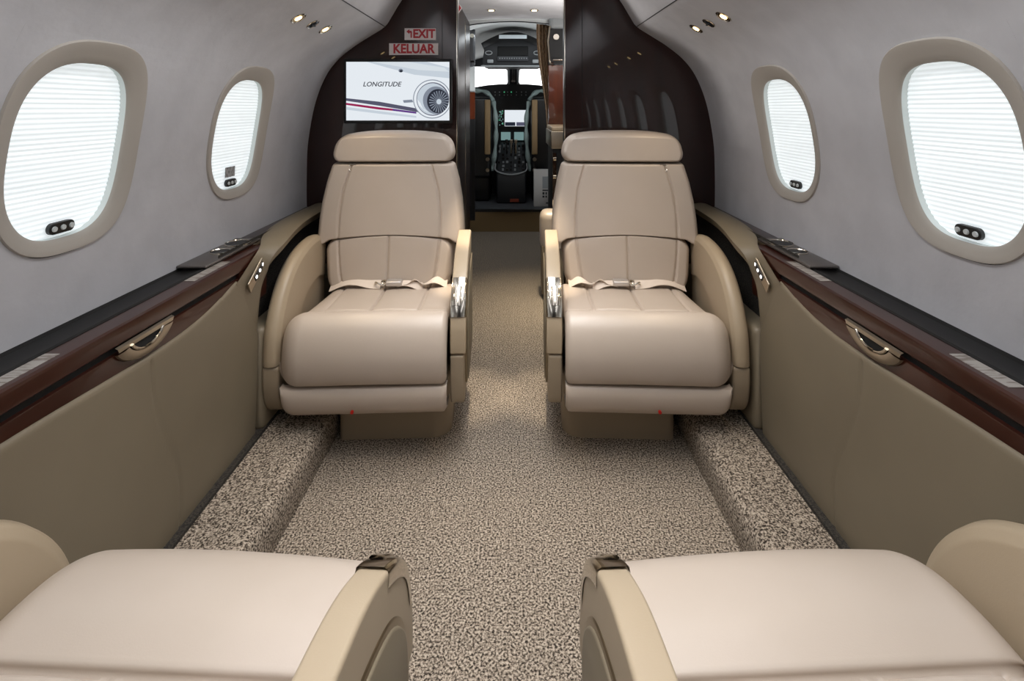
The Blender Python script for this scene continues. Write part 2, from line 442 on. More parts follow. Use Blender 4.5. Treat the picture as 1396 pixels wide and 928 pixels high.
# ------------------------------------------------------------------ wood ledges
for s in (-1, 1):
    L = 'left' if s < 0 else 'right'
    r = empty('side_ledge', (s*.88, 0, .7), label='glossy mahogany side ledge running under the %s windows' % L, cat='ledge')
    def loc(x, y, z): return (s*x-s*.88, y, z-.7)
    sec = [(.90, .55), (.852, .55), (.850, .658), (.851, .661), (.860, .662), (.860, .678), (.851, .679), (.848, .682), (.846, .712), (.848, .718), (.854, .721), (.902, .720), (.902, .55)]
    mesh('wood_rail', *grid([[loc(a, y, b) for a, b in sec] for y in (Y0, 1.62, 1.80)]), M['wood'], r, sharp=25)
    mesh('black_gap', *grid([[loc(a, y, b) for a, b in ((.8595, .662), (.8595, .678))] for y in (Y0, 1.62)]), M['blackmatte'], r, smooth=False)
    v, f = boxvf(.851, .861, 1.62, 1.80, .656, .684)
    mesh('rail_end', [loc(*p) for p in v], f, M['wood'], r)
    sec = [(.899, .712), (.899, .721), (.905, .7235), (.940, .716), (.975, .716), (.992, .724), (.995, .69)]
    mesh('black_gutter', *grid([[loc(a, y, b) for a, b in sec] for y in (Y0, 1.55)]), M['strip'], r, sharp=25)
    sec = [(.899, .712), (.899, .721), (.905, .7235), (.99, .7235)]
    mesh('dark_shelf', *grid([[loc(a, y, b) for a, b in sec] for y in (1.55, YB)]), M['wood_v'], r, sharp=25)
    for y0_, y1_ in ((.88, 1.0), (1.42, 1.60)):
        v, f = boxvf(.866, .896, y0_, y1_, .7205, .7215); mesh('streak_strip', [loc(*p) for p in v], f, M['streak'], r, smooth=False)  # thin striped strips stand in for pale streaks on the wood
    # pull handle: D-shaped metal escutcheon with dark pocket
    cy, cz = 1.205 if s < 0 else 1.185, .662
    hh = empty('pull_handle', (0, 0, 0)); hh.parent = r
    out = []
    for i in range(41):
        a = -1+2*i/40; out.append((a*.092, -.040*(1-abs(a)**2.2)**.8))
    inn = [(a*.60, .012-(.012-z)*.60-.003) for a, z in out]
    # plate
    pl = [(y, z) for y, z in out]+[(.10, .014), (-.10, .014)]
    def ring2(outer, inner, x0, x1):
        n = len(outer); rows = []
        return rows
    # outer crescent plate as strip between the outer outline and pocket outline
    rows = []
    for (oy, oz), (iy, iz) in zip(out, inn):
        rows.append([loc(.8475, cy+oy, cz+oz), loc(.842, cy+oy*.98, cz+oz*.96), loc(.840, cy+(oy+iy)/2, cz+(oz+iz)/2), loc(.842, cy+iy, cz+iz), loc(.852, cy+iy, cz+iz)])
    mesh('escutcheon', *grid(rows), M['satin'], hh, sharp=50)
    top = [[loc(.8475, cy+a*.092, cz+.016), loc(.841, cy+a*.092, cz+.013), loc(.841, cy+a*.088, cz+.004+(0 if abs(a) < .62 else 0)), loc(.848, cy+a*.084, cz+.001)] for a in [-1+i/10 for i in range(21)]]
    mesh('escutcheon_rim', *grid(top), M['satin'], hh, sharp=50)
    rows = [[loc(.8455, cy+iy, cz+iz), loc(.8455, cy+iy, cz+.004)] for iy, iz in inn]
    mesh('pocket', *grid(rows), M['blackmatte'], hh, smooth=False)
    rows = [(cy+iy*.92, cz+iz+.004) for iy, iz in inn]
    mesh('grip', *tube([loc(.8405, a, b) for a, b in rows], .0035, 8), M['chrome'], hh)

    # cup holder tray beside the wall
    yc = 1.72
    t = empty('cup_holder_tray', (s*.938, yc, .7238), label='dark metal tray with two cup holders on the %s ledge' % L, cat='cup holder')
    m_ = MB().box(-.046, .044, -.20, .13, .0, .008)
    m_.make('tray', M['gunmetal'], t, bevel=.003)
    for (dy, r_, nm) in ((.055, .040, 'cup_well'), (-.05, .030, 'cup_well')):
        rows = []
        for i in range(33):
            a = 2*PI*i/32; c_, s_ = math.cos(a), math.sin(a)
            rows.append([(s*-.0+r_*q*c_, dy+r_*q*s_*1.05, z) for q, z in ((1.06, .008), (1.05, .0115), (1.0, .012), (.95, .010), (.92, .0085))])
        mesh('cup_ring', *grid(rows), M['chrome'], t)
        rows = [[(r_*.93*q*math.cos(2*PI*i/32), dy+r_*.93*q*math.sin(2*PI*i/32)*1.05, z) for q, z in ((1, .0095), (.8, .0092), (.01, .0090))] for i in range(33)]
        mesh(nm, *grid(rows), M['black'], t)
    # switch plate on the horn
    p0, p1 = Vector((1.645, .622)), Vector((1.745, .690)); c = (p0+p1)/2; d = (p1-p0).normalized(); n = Vector((-d.y, d.x))
    sw = empty('switch_panel', (s*(XF-.008), c.x, c.y), label='slanted metal switch plate with three lit buttons on the %s side panel' % L, cat='switch')
    def pl2(a, b, x): q = d*a+n*b; return (-s*x, q.x, q.y)
    def prism(poly, x0, x1):
        k = len(poly); v = [pl2(a, b, x0) for a, b in poly]+[pl2(a, b, x1) for a, b in poly]
        return v, [(i, (i+1) % k, k+(i+1) % k, k+i) for i in range(k)]+[tuple(range(k)), tuple(range(2*k-1, k-1, -1))]
    mesh('plate', *prism([(-.065, -.017), (.050, -.017), (.066, .012), (.055, .019), (-.060, .019)], 0, .006), M['satin'], sw, bevel=.002)
    mesh('button_bezel', *prism([(-.026, -.011), (.046, -.011), (.05, 0), (.046, .011), (-.026, .011)], .005, .008), M['black'], sw, bevel=.002)
    for a in (-.016, .010, .035):
        mesh('button', *prism([(a+.0055*math.cos(PI*i/6), .0055*math.sin(PI*i/6)) for i in range(12)], .007, .0095), M['led'], sw)

# ------------------------------------------------------------------ downlights
def surf_frame(side, y, t):
    p = Vector(wp(side, y, t)); n = Nn(t); out = Vector((side*n.x, 0, n.y)); z = -out; x = Vector((0, 1, 0)); yv = z.cross(x)
    return Matrix(((x.x, yv.x, z.x, p.x), (x.y, yv.y, z.y, p.y), (x.z, yv.z, z.z, p.z), (0, 0, 0, 1)))
TD = tz(1.512)
def fixture(side, y, kind, label, group=None):
    r = empty('ceiling_downlight' if kind == 'l' else 'air_vent', label=label, cat='light' if kind == 'l' else 'vent', group=group); r.matrix_world = surf_frame(side, y, TD)
    R = .026 if kind == 'l' else .023
    rows = [[(R*q*math.cos(2*PI*i/32), R*q*math.sin(2*PI*i/32), z) for q, z in ((1.12, -.002), (1.12, .002), (1.0, .004), (.9, .003), (.86, .0005))] for i in range(33)]
    mesh('ring', *grid(rows), M['chrome'], r)
    if kind == 'l':
        rows = [[(R*q*math.cos(2*PI*i/32), R*q*math.sin(2*PI*i/32), z) for q, z in ((.88, .002), (.6, .0012), (.45, .001))] for i in range(33)]
        mesh('reflector', *grid(rows), M['goldcup'], r)
        v, f = MB().cyl((0, 0, .0008), R*.5, .002).v, None
        m_ = MB().cyl((0, 0, .0006), R*.5, .002); m_.make('bulb', M['glow'], r)
    else:
        m_ = MB().cyl((0, 0, .0), R*.9, .003); m_.make('outlet', M['black'], r)
        m_ = MB().box(-.014, .014, -.003, .003, .002, .009).box(-.003, .003, -.014, .014, .002, .007); m_.make('nozzle', M['charcoal'], r)
    return r
def spot(side, y):
    if y < 1.2: return
    l = bpy.data.lights.new('reading_spot', 'SPOT'); l.energy = 6; l.color = (1, .8, .55); l.spot_size = math.radians(75); l.spot_blend = .9; l.shadow_soft_size = .02
    o = bpy.data.objects.new('reading_spot', l); COL.objects.link(o); p = Vector(wp(side, y, TD, -.03)); o.location = p
    d = (Vector((side*.42, y+.02, .4))-p).normalized(); o.rotation_euler = d.to_track_quat('-Z', 'Y').to_euler()
for side, ys, L in ((-1, (2.04, 1.785, 1.367, 1.10), 'left'), (1, (2.02, 1.755, 1.34, 1.07), 'right')):
    for k, y in enumerate(ys):
        lab = ('small gold downlight in %s headliner, ' % L)+['the one nearest the dark bulkhead', 'just aft of the black air vent', 'further aft at the top edge', 'furthest aft above the window'][k]
        fixture(side, y, 'l', lab, None); spot(side, y)
    fixture(side, (ys[0]+ys[1])/2, 'v', 'small black air vent between two downlights in %s headliner' % L)

# ------------------------------------------------------------------ bulkheads
def bulkhead(side, xin, name):
    pts = [(xin, 0.0), (.632, 0), (.65, .11), (.90, .11), (.93, .4)]
    tb = tz(.70)
    T1 = arc[-1]
    q = [P(tb+(T1-tb)*i/70) for i in range(71)]
    pts += [(p.x+.002, p.y+.002) for p in q if p.x > xin]
    pts += [(xin, 1.88)]
    n = len(pts); v = []
    for yy in (YB, YB+.045): v += [(side*x, yy, z) for x, z in pts]
    f = [(i, (i+1) % n, n+(i+1) % n, n+i) for i in range(n)]+[tuple(range(n)), tuple(range(2*n-1, n-1, -1))]
    return S(mesh(name, v, f, M['wood_v'], sharp=30))
bulkhead(-1, .262, 'wall_front_left'); bulkhead(1, .262, 'wall_front_right')
for s, xs in ((-1, .331), (1, .345)):
    trim(*boxvf(s*xs-.0012, s*xs+.0012, YB-.0012, YB+.001, .0, 1.86), M['blackmatte'], smooth=False)
    trim(*boxvf(min(s*.262, s*.2585), max(s*.262, s*.2585), YB-.003, YB+.003, 0, 1.87), M['chrome'])
    trim(*boxvf(min(s*.262, s*.257), max(s*.262, s*.257), YB+.003, YB+.05, 0, 1.87), M['black'])
# closing wall far behind the camera
S(box('wall_back', -1.1, 1.1, Y0-.05, Y0, -.1, 2.0, M['wall']))

# ------------------------------------------------------------------ wall screen with the engine picture
def px(x, y, Y): return (.02+(x-702)*Y/700, Y, 1.2-(y-147)*Y/700)
mon = empty('wall_screen', (-.54, YB-.012, 1.28), label='lit flat screen on dark bulkhead showing a jet engine and one word', cat='screen')
hw, hh_ = .2465, .140
box('bezel', -hw-.012, hw+.012, -.012, .012, -hh_-.014, hh_+.014, M['black'], mon, bevel=.003)
box('display', -hw, hw, -.0135, -.0115, -hh_, hh_, M['e_white'], mon)
def uv(u, v, d=0): return (-hw+2*hw*u, -.0136-.0004*d, hh_-2*hh_*v)
def flat(pts, m, d, name='picture_shape'):
    return mesh(name, [uv(a, b, d) for a, b in pts], [tuple(range(len(pts)))], m, mon, smooth=False, fix=False)
pic = []
flat([(.20, 0), (.78, 0), (1, .10), (1, .28), (.66, .22), (.40, .10)], M['e_grey'], 1)
flat([(.25, 0), (.6, 0), (.95, .10), (1, .17), (.7, .14)], em('screen_pale', srgb(214, 222, 228)), 2)
flat([(0, .62), (.32, .68), (.70, .80), (.70, .86), (.32, .75), (0, .665)], M['e_slate'], 2)
flat([(0, .70), (.32, .775), (.45, .80), (.45, .835), (.32, .815), (0, .735)], M['e_red'], 3)
flat([(.45, .80), (.68, .855), (.68, .885), (.45, .835)], M['e_violet'], 3)
flat([(0, .77), (.32, .84), (.68, .925), (.68, .955), (.32, .885), (0, .815)], M['e_grey'], 3)
flat([(.55, .655), (.64, .645), (.65, .69), (.56, .70)], M['e_mid'], 3)
def ell(cx, cy, rx, ry, n=48): return [(cx+rx*math.cos(2*PI*i/n), cy+ry*math.sin(2*PI*i/n)) for i in range(n)]
def clampu(p): return [(min(.999, max(.001, a)), min(.999, b)) for a, b in p]
cx_, cy_ = .835, .635
flat(clampu(ell(cx_, cy_, .186, .333)), M['e_mid'], 4)
flat(clampu(ell(cx_, cy_, .178, .318)), M['e_white'], 5)
flat(clampu(ell(cx_+.005, cy_, .158, .285)), M['e_slate'], 6)
flat(clampu(ell(cx_+.002, cy_+.0, .150, .270)), M['e_grey'], 7)
flat(clampu(ell(cx_+.035, cy_+.02, .125, .235)), M['e_mid'], 8)
flat(clampu(ell(cx_+.055, cy_+.035, .105, .205)), M['e_dark'], 9)
fv = []; ff = []
for i in range(22):
    a = 2*PI*i/22; c0 = (cx_+.065, cy_+.045)
    def pp(r, aa): return (min(.999, c0[0]+r*.095*math.cos(aa)), c0[1]+r*.185*math.sin(aa))
    q = [pp(.2, a), pp(1, a+.12), pp(1, a+.24), pp(.2, a+.2)]
    n = len(fv); fv += [uv(x, y, 10) for x, y in q]; ff.append((n, n+1, n+2, n+3))
mesh('fan_blades', fv, ff, M['e_mid'], mon, smooth=False, fix=False)
flat(clampu(ell(cx_+.065, cy_+.045, .024, .045)), M['e_grey'], 11)
flat([(.69, .64), (.72, .70), (.745, .80), (.80, .86), (.76, .83), (.705, .74)], M['e_white'], 10)
flat(ell(.53, .15, .022, .032), M['e_mid'], 5); flat(ell(.533, .158, .015, .02), M['e_dark'], 6)
text('screen_word', 'LONGITUDE', .0315, M['e_dark'], mon, (uv(.345, .385)[0], -.0146, uv(.345, .385)[2]), (PI/2, 0, 0), shear=.25, sx=1.02, bold=.0004)

# red on white exit signs
def sign(name, x0, x1, y0, y1, label):
    a = px(x0, y0, YB-.002); b = px(x1, y1, YB-.002); c = ((a[0]+b[0])/2, YB-.003, (a[2]+b[2])/2); w = (b[0]-a[0])/2; h = (a[2]-b[2])/2
    r = empty(name, c, label=label, cat='sign'); box('plate', -w, w, 0, .002, -h, h, M['signwhite'], r, bevel=.0008)
    return r, w, h
r, w, h = sign('exit_sign', 551.5, 594.5, 38.5, 54.5, 'small white sign with red arrow and letters EXIT')
text('lettering', 'EXIT', .058, M['signred'], r, (.018, -.0006, .0), (PI/2, 0, 0), bold=.0021, sx=.90)
MB().add([(-.047, -.001, -.018), (-.040, -.001, -.018), (-.040, -.001, .014), (-.047, -.001, .006)], [(0, 1, 2, 3)]).add([(-.067, -.001, .012), (-.052, -.001, .024), (-.052, -.001, .016), (-.044, -.001, .016), (-.040, -.001, .010), (-.040, -.001, .006), (-.052, -.001, .006), (-.052, -.001, .0)], [(0, 1, 2, 3, 4, 5, 6, 7)]).make('arrow', M['signred'], r, smooth=False)
r, w, h = sign('exit_sign', 530.5, 597.5, 59, 75, 'wider white sign reading KELUAR in red just above the screen')
text('lettering', 'KELUAR', .061, M['signred'], r, (0, -.0006, 0), (PI/2, 0, 0), bold=.0021, sx=.90)

# ------------------------------------------------------------------ seats  (local: front = -Y, aisle side = +X * a)
def gg(d, r): return math.sqrt(max(0, 1-(1-d/r)**2)) if d < r else 1.0

def pillow(name, m, root, a, W0, Zb, Zt, Yb, thick, back, r, seams, bulge=.02, rc=.04, nx=150, nz=110, rt=None, rb=None, flat=False):
    rt = rt or r; rb = rb or r
    front = []; rear = []
    for j in range(nz+1):
        q = j/nz; v = .5-.5*math.cos(PI*q)*(1) if False else (.75*q+.25*(.5-.5*math.cos(PI*q)))
        rf = []; rbk = []
        for i in range(nx+1):
            p = -1+2*i/nx; u = .75*p+.25*math.sin(PI/2*p)
            zb, zt_ = Zb(u), Zt(u)
            z = zb+(zt_-zb)*v; H = zt_-zb
            dv = min(v, 1-v)*H; wv = W0(z)-(rc*(1-gg(dv, rc)) if rc else 0)
            x = u*wv; du = (1-abs(u))*wv
            g = gg(du, r)*(gg(v*H, rb) if v < .5 else gg((1-v)*H, rt))
            y = Yb(z)-thick*g-bulge*math.cos(u*PI/2)*(1 if flat else math.sin(PI*v)**.6)*(g if flat else 1)
            for sd, dep, wd in seams: 
                dd = sd(x, z)
                if dd is not None and abs(dd) < wd*4: y += dep*math.exp(-(dd/wd)**2)
            rf.append((a*x, y, z)); rbk.append((a*x, Yb(z)+back*gg(du, .03)*gg(dv, .03), z))
        front.append(rf); rear.append(rbk)
    v1, f1 = grid(front); v2, f2 = grid(rear); n = len(v1); f = f1+[tuple(i+n for i in q) for q in f2]
    # rim join happens by merging coincident border vertices (thickness 0 at rim)
    return mesh(name, v1+v2, f, m, root, sharp=70)

def yback(z): return .225+(z-.45)*.20

def make_seat(a, label, near=False):
    root = empty('lounge_seat', label=label, cat='seat')
    B = .012
    # ---- plinth
    v = []; N = 40; pts = []
    x0, x1, y0, y1, rr = -.122, .282, -.105, .33, .07
    for cx, cy, st in ((x1-rr, y1-rr, 0), (x0+.02, y1-.02, 1), (x0+.02, y0+.02, 2), (x1-rr, y0+rr, 3)):
        R = rr if st in (0, 3) else .02
        for i in range(9):
            th = PI/2*(st+i/8); pts.append((cx+R*math.cos(th), cy+R*math.sin(th)))
    rows = [[(a*x*k, y*k, z) for x, y in pts+[pts[0]]] for z, k in ((0.0, 1), (.10, 1), (.24, .99))]
    o = mesh('base', *grid(rows), M['seat_base'], root)
    # ---- seat cushion
    pr = [(.235, .40), (.215, .445), (.16, .463), (.05, .468), (-.08, .474), (-.135, .480), (-.150, .481), (-.165, .488), (-.195, .496), (-.225, .487), (-.252, .462), (-.272, .42), (-.283, .37), (-.282, .325), (-.272, .290), (-.255, .276), (-.20, .274)]
    ys = -.150
    if near:
        ys = -.075
        pr = [(.235, .40), (.215, .445), (.16, .463), (.08, .468), (.0, .474), (-.06, .480), (-.075, .481), (-.090, .487), (-.15, .492), (-.21, .484), (-.262, .464), (-.300, .435), (-.325, .395), (-.330, .345), (-.322, .300), (-.30, .276), (-.20, .274)]
    C = cr(pr, 7); n = len(C)
    nor = []
    for i in range(n):
        t = (C[min(i+1, n-1)]-C[max(i-1, 0)]).normalized(); nor.append(Vector((-t.y, t.x)))   # inward (down) when moving -y
    rows = []; NX = 150
    for i in range(NX+1):
        p = -1+2*i/NX; u = .7*p+.3*math.sin(PI/2*p)
        row = []
        for k, c in enumerate(C):
            wl = interp([-.29, -.2, -.05, .24], [.278, .277, .262, .238], c.x+(.05 if near else 0))-(.028*ss(.1, -.2, c.x) if near else 0); wr = .290 if near else .280
            x = u*(wl if u < 0 else wr)
            d = (1-abs(u))*(wl if u < 0 else wr); R = .075 if u < 0 else .022
            ins = R*(1-gg(d, R)); y, z = c.x, c.y
            crown = .010*math.cos(u*PI/2)
            nn = nor[k]; # make sure it points inside the cushion
            cen = Vector((-.02, .36)); s_ = 1 if (cen-c).dot(nn) > 0 else -1
            gr = 0
            if y > ys and z > .44:
                for sx, w_ in ((0, .0045), (.172, .0045), (-.166, .0045)):
                    gr += .007*math.exp(-((x-sx)/w_)**2)
                gr -= .006*(abs(math.sin(PI*(x+.17)/.17)))**.6 if abs(x) < .17 else .0
            gr += .009*math.exp(-((y-ys)/.0055)**2) if z > .45 else 0
            q = c+nn*s_*(ins+gr)-Vector((0, 1))*0
            if y < ys: q = q+Vector((-.006, .006))*math.cos(u*PI/2)*ss(ys, ys-.06, y)
            row.append((a*x, q.x, q.y))
        rows.append(row)
    v, f = grid(rows); 
    mesh('seat_cushion', v, f, M['leather'], root, sharp=75)
    # filler under the cushion (seat pan)
    box('seat_pan', -.255, .27, -.20, .26, .20, .40, M['seat_base'], root) if a > 0 else box('seat_pan', -.27, .255, -.20, .26, .20, .40, M['seat_base'], root)
    # ---- leg rest flap
    rows = []
    for i in range(61):
        u = -1+2*i/60; wl, wr = .272, .279; x = u*(wl if u < 0 else wr); d = (1-abs(u))*.275
        row = []
        for z, y in ((.272, -.235), (.2715, -.262), (.268, -.268), (.235, -.270), (.20, -.262), (.178, -.248), (.170, -.232), (.168, -.15)):
            R = .05 if u < 0 else .012
            lift = 0
            if z < .24: lift = R*(1-gg(d, R))
            row.append((a*x, y+.012*(1-gg(d, .02)), z+lift*(1 if z < .24 else 0)))
        rows.append(row)
    mesh('leg_rest', *grid(rows), M['leather'], root, sharp=60, loc=(0, -.03 if near else 0, 0))
    m_ = MB().cyl((a*(-.03 if a > 0 else -.03), -.268, .197), .0055, -.006, 'Y', 16); m_.make('release_button', M['red'], root, loc=(0, -.03 if near else 0, 0))
    # ---- aisle arm
    top = cr([(.20, .685), (.08, .675), (-.03, .655), (-.11, .622), (-.175, .582), (-.222, .535), (-.248, .47), (-.256, .41), (-.256, .372)], 6)
    poly = [tuple(p) for p in top]+[(-.10, .372), (.20, .372)]
    mesh('arm_rest', *extr(poly, a*(.298 if near else .290), a*.343), M['leather_arm'], root, bevel=.010, seg=4, sharp=50)
    low = cr([(-.254, .368), (-.252, .30), (-.243, .235), (-.232, .20), (-.205, .185)], 5)
    poly = [tuple(p) for p in low]+[(.15, .20), (.22, .368)]
    mesh('arm_shell', *extr(poly, a*.290, a*.338), M['seat_base'], root, bevel=.008, seg=3, sharp=50)
    # inset panel outside the aisle arm, with dark bronze channel around it
    def inset(k, x0, x1, m, nm):
        o_ = [(.16, .60), (.02, .59), (-.09, .555), (-.155, .51), (-.195, .45), (-.20, .37), (-.18, .27), (-.12, .235), (.16, .24)]
        cc = Vector((-.02, .41)); o_ = [cc+(Vector(p)-cc)*k for p in o_]
        poly = [tuple(p) for p in cr(o_, 5)]
        mesh(nm, *extr(poly, a*x0, a*x1), m, root, bevel=.004, seg=2, sharp=50)
    inset(1.06, .335, .3455, M['bronze'], 'arm_channel'); inset(1.0, .338, .349, M['leather_dark'], 'arm_inset')
    if near:
        for ch in [x for x in bpy.data.objects if x.parent == root and x.name.split('.')[0] in ('arm_rest', 'arm_shell', 'arm_channel', 'arm_inset')]: ch.location = (a*.004, 0, -.03)
    # chrome cap
    def strip(t0, t1, x0, x1, off, m, nm):
        pts = [p for p in top if True]
        sub = cr([tuple(p) for p in top[t0:t1]], 1); out = []
        for i, p in enumerate(sub):
            t = (sub[min(i+1, len(sub)-1)]-sub[max(i-1, 0)]).normalized(); nn = Vector((t.y, -t.x)); nn = nn if nn.y > 0 or nn.x < 0 else -nn
            out.append((p, nn))
        rows = [[(a*x, p.x+n_.x*o, p.y+n_.y*o) for x, o in ((x0, -.004), (x0+.0008, off*.6), (x0+.004, off), ((x0+x1)/2, off), (x1-.009, off), (x1-.003, off*.2), (x1, -.006), (x1+.0005, -.018))] for p, n_ in out]
        v, f = grid(rows); mesh(nm, v, f, m, root, sharp=50, loc=(a*.004, 0, -.03) if near else (0, 0, 0))
    strip(19 if near else 22, 37 if near else 35, .2975 if near else .2895, .344, .0035, M['chrome'], 'chrome_cap')
    strip(23 if near else 25, 31 if near else 32, .300 if near else .292, .333, .0065, M['chrome'], 'cap_lever')
    # ---- outboard arm
    top2 = cr([(.25, .655), (.16, .672), (.05, .665), (-.05, .638), (-.13, .590), (-.19, .520), (-.228, .44), (-.240, .36), (-.240, .335)], 6)
    rows = []
    for p_i, p in enumerate(top2):
        q = p_i/(len(top2)-1)
        t = (top2[min(p_i+1, len(top2)-1)]-top2[max(p_i-1, 0)]).normalized(); nn = Vector((t.y, -t.x)); nn = nn if (nn.x < 0 or nn.y > 0) else -nn
        xo, xi = -.340, -.282
        # section round the edge: inner face deep, edge roll, outer face deep
        row = []
        for x, o in ((xi+.006, -.16), (xi+.004, -.05), (xi, -.022), (xi-.001, -.016), (xi-.004, -.014), (xi-.006, -.006), (xi-.014, 0), (xi-.03, .004), (xo+.014, 0), (xo+.004, -.008), (xo, -.022), (xo+.002, -.05), (xo+.004, -.16)):
            base = p
            row.append((a*x, base.x+nn.x*o, max(.2, base.y+nn.y*o)))
        rows.append(row)
    OB = (a*.03 if near else 0, -.075 if near else 0, -.03 if near else 0)
    mesh('arm_rest', *grid(rows), M['leather_arm'], root, sharp=60, loc=OB)
    low2 = cr([(-.238, .332), (-.238, .27), (-.222, .205), (-.19, .165), (-.14, .150)], 5)
    poly = [tuple(p) for p in low2]+[(.20, .16), (.22, .332)]
    mesh('arm_shell', *extr(poly, a*-.338, a*-.280), M['seat_base'], root, bevel=.010, seg=3, sharp=50, loc=OB)
    poly = [(.24, .60), (.05, .60), (-.07, .55), (-.14, .48), (-.17, .34), (.24, .34)]
    mesh('arm_core', *extr(poly, a*-.334, a*-.286), M['leather_arm'], root, loc=OB)
    # ---- backrest
    arcz = lambda x: .668-.028*(abs(x)/.30)**1.8
    sidex = lambda z: interp([.44, .52, .60, .66, .75, .85, .96], [.178, .196, .207, .212, .212, .200, .168], z)
    seams_v = [(lambda x, z: abs(x)-sidex(z), .008, .0045)]
    WL = lambda z: interp([.42, .50, .58, .66, .70], [.242, .262, .270, .276, .276], z)
    pillow('lumbar_cushion', M['leather'], root, a, WL, lambda u: .425+.01*abs(u)**3, lambda u: arcz(u*.274)+.001, yback, .070, .03, .03, seams_v+[(lambda x, z: x, .007, .0045)], bulge=.028, rc=.05, rt=.003, flat=True)
    WU = lambda z: interp([.60, .66, .72, .80, .88, .96], [.308, .312, .310, .302, .288, .266], z)
    pillow('backrest', M['leather'], root, a, WU, lambda u: arcz(u*.312)-(.015*ss(.80, .95, abs(u))), lambda u: .962, yback, .070, .075, .028, seams_v, bulge=.028, rc=.018, nx=170, rt=.010, rb=.003, flat=True)
    # shell behind the lumbar, joining backrest to pan
    box('back_shell', -.25, .25, .215, .29, .30, .70, M['leather_arm'], root, bevel=.02)
    WH = lambda z: interp([.95, .98, 1.03, 1.10], [.274, .272, .262, .238], z)
    pillow('headrest', M['leather'], root, a, WH, lambda u: .961, lambda u: 1.100-.014*abs(u)**3, lambda z: yback(z), .078, .060, .030, [], bulge=.014, rc=.05, rb=.014, rt=.03, flat=True)
    # harness ring peeking out under the headrest
    hx = -.165
    h_ = MB().add(*tube([(a*(hx+.024*math.cos(t)), .245, .945+.010*math.sin(t)) for t in [2*PI*i/16 for i in range(16)]], .0028, 8, True))
    h_.add(*tube([(a*(hx-.02), .243, .942), (a*hx, .240, .915), (a*(hx+.02), .243, .942)], .003, 8))
    h_.make('harness_ring', M['chrome'], root)
    # ---- lap belt
    def ribbon(path, w, nm, tw):
        C_ = cr(path, 8); rows = []
        for i, p in enumerate(C_):
            q = i/(len(C_)-1); ang = tw(q); wv = Vector((0, math.cos(ang), math.sin(ang)))*w/2
            nrm = Vector((0, -math.sin(ang), math.cos(ang)))*.0012
            rows.append([tuple(Vector((a*p.x, p.y, p.z))+wv*k+nrm*e) for k, e in ((-1, 1), (1, 1), (1, -1), (-1, -1), (-1, 1))])
        mesh(nm, *grid(rows), M['belt'], root, sharp=40)
    ribbon([(-.232, .150, .462), (-.17, .135, .486), (-.12, .125, .492), (-.07, .12, .486), (-.02, .115, .484)], .042, 'belt_strap', lambda q: .5-.3*math.sin(4*q))
    ribbon([(.245, .155, .470), (.20, .135, .494), (.155, .118, .484), (.12, .118, .497), (.09, .115, .484), (.05, .115, .484)], .040, 'belt_strap', lambda q: .6*math.cos(5*q))
    ribbon([(.06, .112, .492), (.10, .105, .490), (.13, .100, .482), (.15, .108, .479)], .03, 'belt_strap', lambda q: .3+.8*q)
    box('buckle', *sorted((a*.005, a*.068)), .090, .132, .484, .504, M['buckle'], root, bevel=.005)
    MB().add(*tube([(a*(-.018+.022*math.cos(t)), .112+.016*math.sin(t), .492+.006*math.sin(2*t)) for t in [2*PI*i/20 for i in range(20)]], .004, 8, True)).box(*sorted((a*-.012, a*.01)), .104, .122, .488, .496).make('buckle_tongue', M['chrome'], root)
    return root

seatA = make_seat(1, 'beige leather lounge seat facing the camera below the lit screen')
seatB = make_seat(-1, 'beige leather lounge seat facing the camera on the right of the aisle')
seatA.location = (-.499, 1.965, 0); seatB.location = (.480, 1.965, 0)
NY = .575
seatA.rotation_euler = (0, 0, math.radians(2.5)); seatB.rotation_euler = (0, 0, -math.radians(2.5))
n1 = make_seat(-1, '', True); n1.location = (-.499, NY, 0); n1.rotation_euler = (0, 0, PI-math.radians(2.5)); n1['label'] = 'beige leather seat cut by the lower left corner of the picture'
n2 = make_seat(1, '', True); n2.location = (.480, NY, 0); n2.rotation_euler = (0, 0, PI+math.radians(2.5)); n2['label'] = 'beige leather seat cut by the lower right corner of the picture'

for n_ in (n1, n2):      # the two near seats stand reclined
    Rm = Matrix.Translation((0, .20, .44)) @ Matrix.Rotation(-math.radians(24), 4, 'X') @ Matrix.Translation((0, -.20, -.44))
    for ch in list(n_.children):
        if ch.name.split('.')[0] in ('backrest', 'lumbar_cushion', 'headrest', 'back_shell', 'harness_ring'): ch.matrix_local = Rm
# ------------------------------------------------------------------ vestibule / galley beyond the bulkhead
trim(*grid([[(x, y, 1.885-.22*abs(x)**3) for x in [-1+i/10 for i in range(21)]] for y in (YB+.04, 3.956)]), M['wall'])
S(box('wall_vestibule_left', -1.1, -1.0, YB, 6.6, -.1, 2.3, M['charcoal']))
S(box('wall_vestibule_right', 1.0, 1.1, YB, 6.6, -.1, 2.3, M['charcoal']))
def galley_light(x, y, label):
    r = empty('ceiling_downlight', (x, y, 1.884), label=label, cat='light')
    MB().cyl((0, 0, -.006), .03, .006).make('ring', M['chrome'], r); MB().cyl((0, 0, -.0085), .018, .003).make('bulb', M['glow'], r)
galley_light(-.145, 3.58, 'small downlight in the white ceiling beyond the doorway, left one')
galley_light(.155, 3.58, 'small downlight in the white ceiling beyond the doorway, right one beside the curtain')
